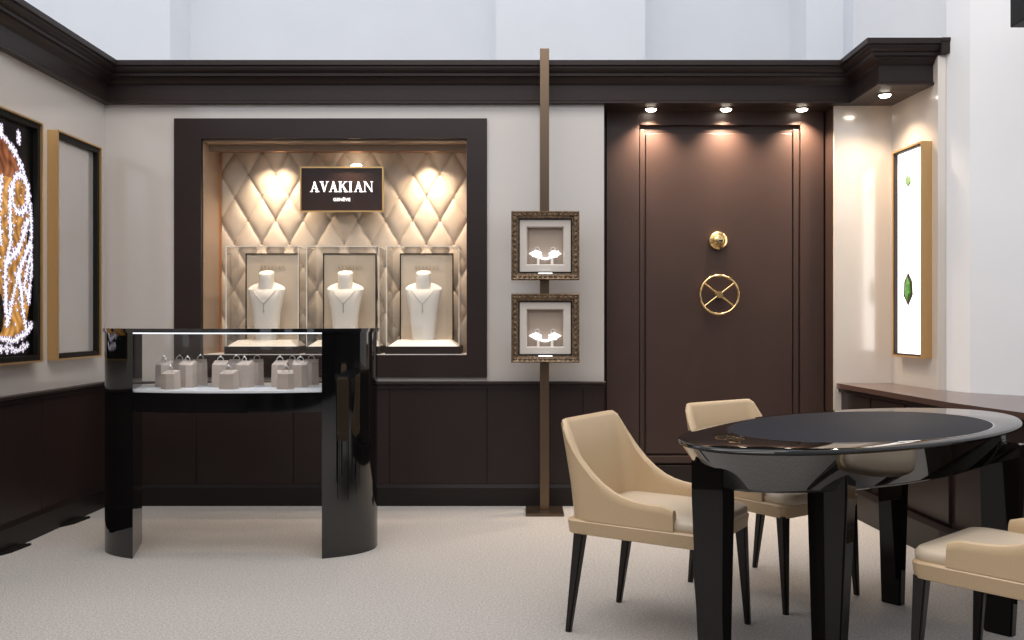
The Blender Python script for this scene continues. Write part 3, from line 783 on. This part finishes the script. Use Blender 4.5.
# ------------------------------------------------------------------ chairs
def make_chair():
    t = thing('dining_chair', '', 'chair')
    # apron
    def rr(w, f, bk, r, z, n=5):
        pts = []
        for cxx, cyy, a0 in ((w-r, f-r, 0), (-w+r, f-r, 90), (-w+r, -bk+r, 180), (w-r, -bk+r, 270)):
            for i in range(n+1):
                a = R(a0+90*i/n); pts.append((cxx+r*cos(a), cyy+r*sin(a), z))
        return pts
    bm = bmesh.new()
    add_loft(bm, [rr(.236,.264,.262,.03,.380), rr(.245,.272,.272,.035,.384), rr(.252,.278,.278,.04,.430), rr(.247,.273,.272,.04,.436)])
    obj('seat_base', bm, 'leather', t, smooth=True)
    bm = bmesh.new()
    add_loft(bm, [rr(.225,.272,.23,.05,.425), rr(.235,.280,.235,.05,.436), rr(.236,.281,.235,.05,.458), rr(.226,.272,.23,.05,.472), rr(.17,.21,.18,.06,.480), rr(.06,.08,.06,.03,.482)])
    o = obj('seat', bm, 'leather_seat', t, smooth='all')
    # shell: stations along a U path from right arm round the back to the left arm
    st = []
    W, BK, r, FR = .250, .268, .085, .160
    L1 = FR+BK-r
    n1, n2, n3 = 9, 6, 4
    for i in range(n1): st.append(((W, FR-L1*i/n1), (1,0), 1-i/n1*1.0))
    for i in range(n2+1):
        a = R(90*i/n2); st.append(((W-r+r*cos(a), -BK+r-r*sin(a)), (cos(a), -sin(a)), None))
    for i in range(1, n3): st.append(((W-r-(W-r)*i/n3, -BK), (0,-1), None))
    full = st + [((0,-BK),(0,-1),None)] + [((-p[0],p[1]),(-n_[0],n_[1]),f_) for p,n_,f_ in st[::-1]]
    bm = bmesh.new(); rings = []
    zb = .436
    for (px, py), (nx_, ny_), f_ in full:
        ys = (FR-py)/(FR+BK)           # 0 at arm front, 1 at back
        top = .522 + (.803-.522)*min(1, max(0,ys)/.955)**3.7
        if ys < .06: top -= .012*(1-ys/.06)
        rng = []
        tk = .034
        for z, o_, k_ in ((zb,0,0),(zb+(top-zb)*.33,0,0),(zb+(top-zb)*.66,0,0),(top-.018,0,0),(top-.004,-.007,0),(top,-.017,0),(top-.004,-.027,0),(top-.018,-tk,0),(zb+(top-zb)*.66,-tk,0),(zb+(top-zb)*.33,-tk,0),(zb,-tk,0)):
            lean = .21*(max(0,z-.46))**1.15
            lx = .045*max(0,z-.46)/.35
            rng.append((px+nx_*o_+ math.copysign(lx,px)*abs(nx_)*-.1 + (lx*nx_*.25), py+ny_*o_ - lean*(.35+.65*ys), z))
        rings.append(rng)
    add_loft(bm, rings)
    obj('backrest', bm, 'leather', t, smooth=True)
    for sx_ in (-1,1):
        for f_, (tx, ty), (bx_, by_) in ((1,(.222,.245),(.232,.268)), (0,(.215,-.225),(.215,-.278))):
            bm = bmesh.new(); rings = []
            for z, c_, w_ in ((0,(bx_,by_),.011),(.39,(tx,ty),.021)):
                rings.append([(sx_*c_[0]+a_*w_, c_[1]+b_*w_, z) for a_, b_ in ((-1,-1),(1,-1),(1,1),(-1,1))])
            add_loft(bm, rings)
            bmesh.ops.bevel(bm, geom=[e for e in bm.edges if abs(e.verts[0].co.z-e.verts[1].co.z) > .1], offset=.005, segments=2, affect='EDGES')
            obj('leg', bm, 'leg', t, smooth=True)
    return t
ch0 = make_chair()
cl = [((.534,3.52),(.845,-.535),'cream leather dining chair left of the table, fully in view'),
      ((1.103,4.04),(.57,-.82),'cream leather dining chair behind the table by the vault door'),
      ((1.575,2.815),(-.66,.75),'cream leather dining chair cut off by the lower right corner of the photo')]
for i, (c_, f_, lab) in enumerate(cl):
    o = ch0 if i == 0 else copy_tree(ch0)
    o.location = (c_[0], c_[1], 0); o.rotation_euler.z = atan2(-f_[0], f_[1])
    tag(o, lab, 'chair', 'cream dining chairs at the oval table')

# ------------------------------------------------------------------ black box hanging in the hall, top right
sp = thing('hanging_speaker', 'black box hanging against the white hall wall, top right corner', 'speaker', (2.365, 4.2, 2.545))
obj('cabinet', box(-.075,.19,-.1,.1,0,.45,bev=.006), 'black_matte', sp)
obj('grille', box(-.065,.18,-.106,-.1,.01,.44,bev=.002), 'black_matte', sp)
obj('hanger', box(.04,.06,-.01,.01,.45,4.9), 'black_matte', sp)
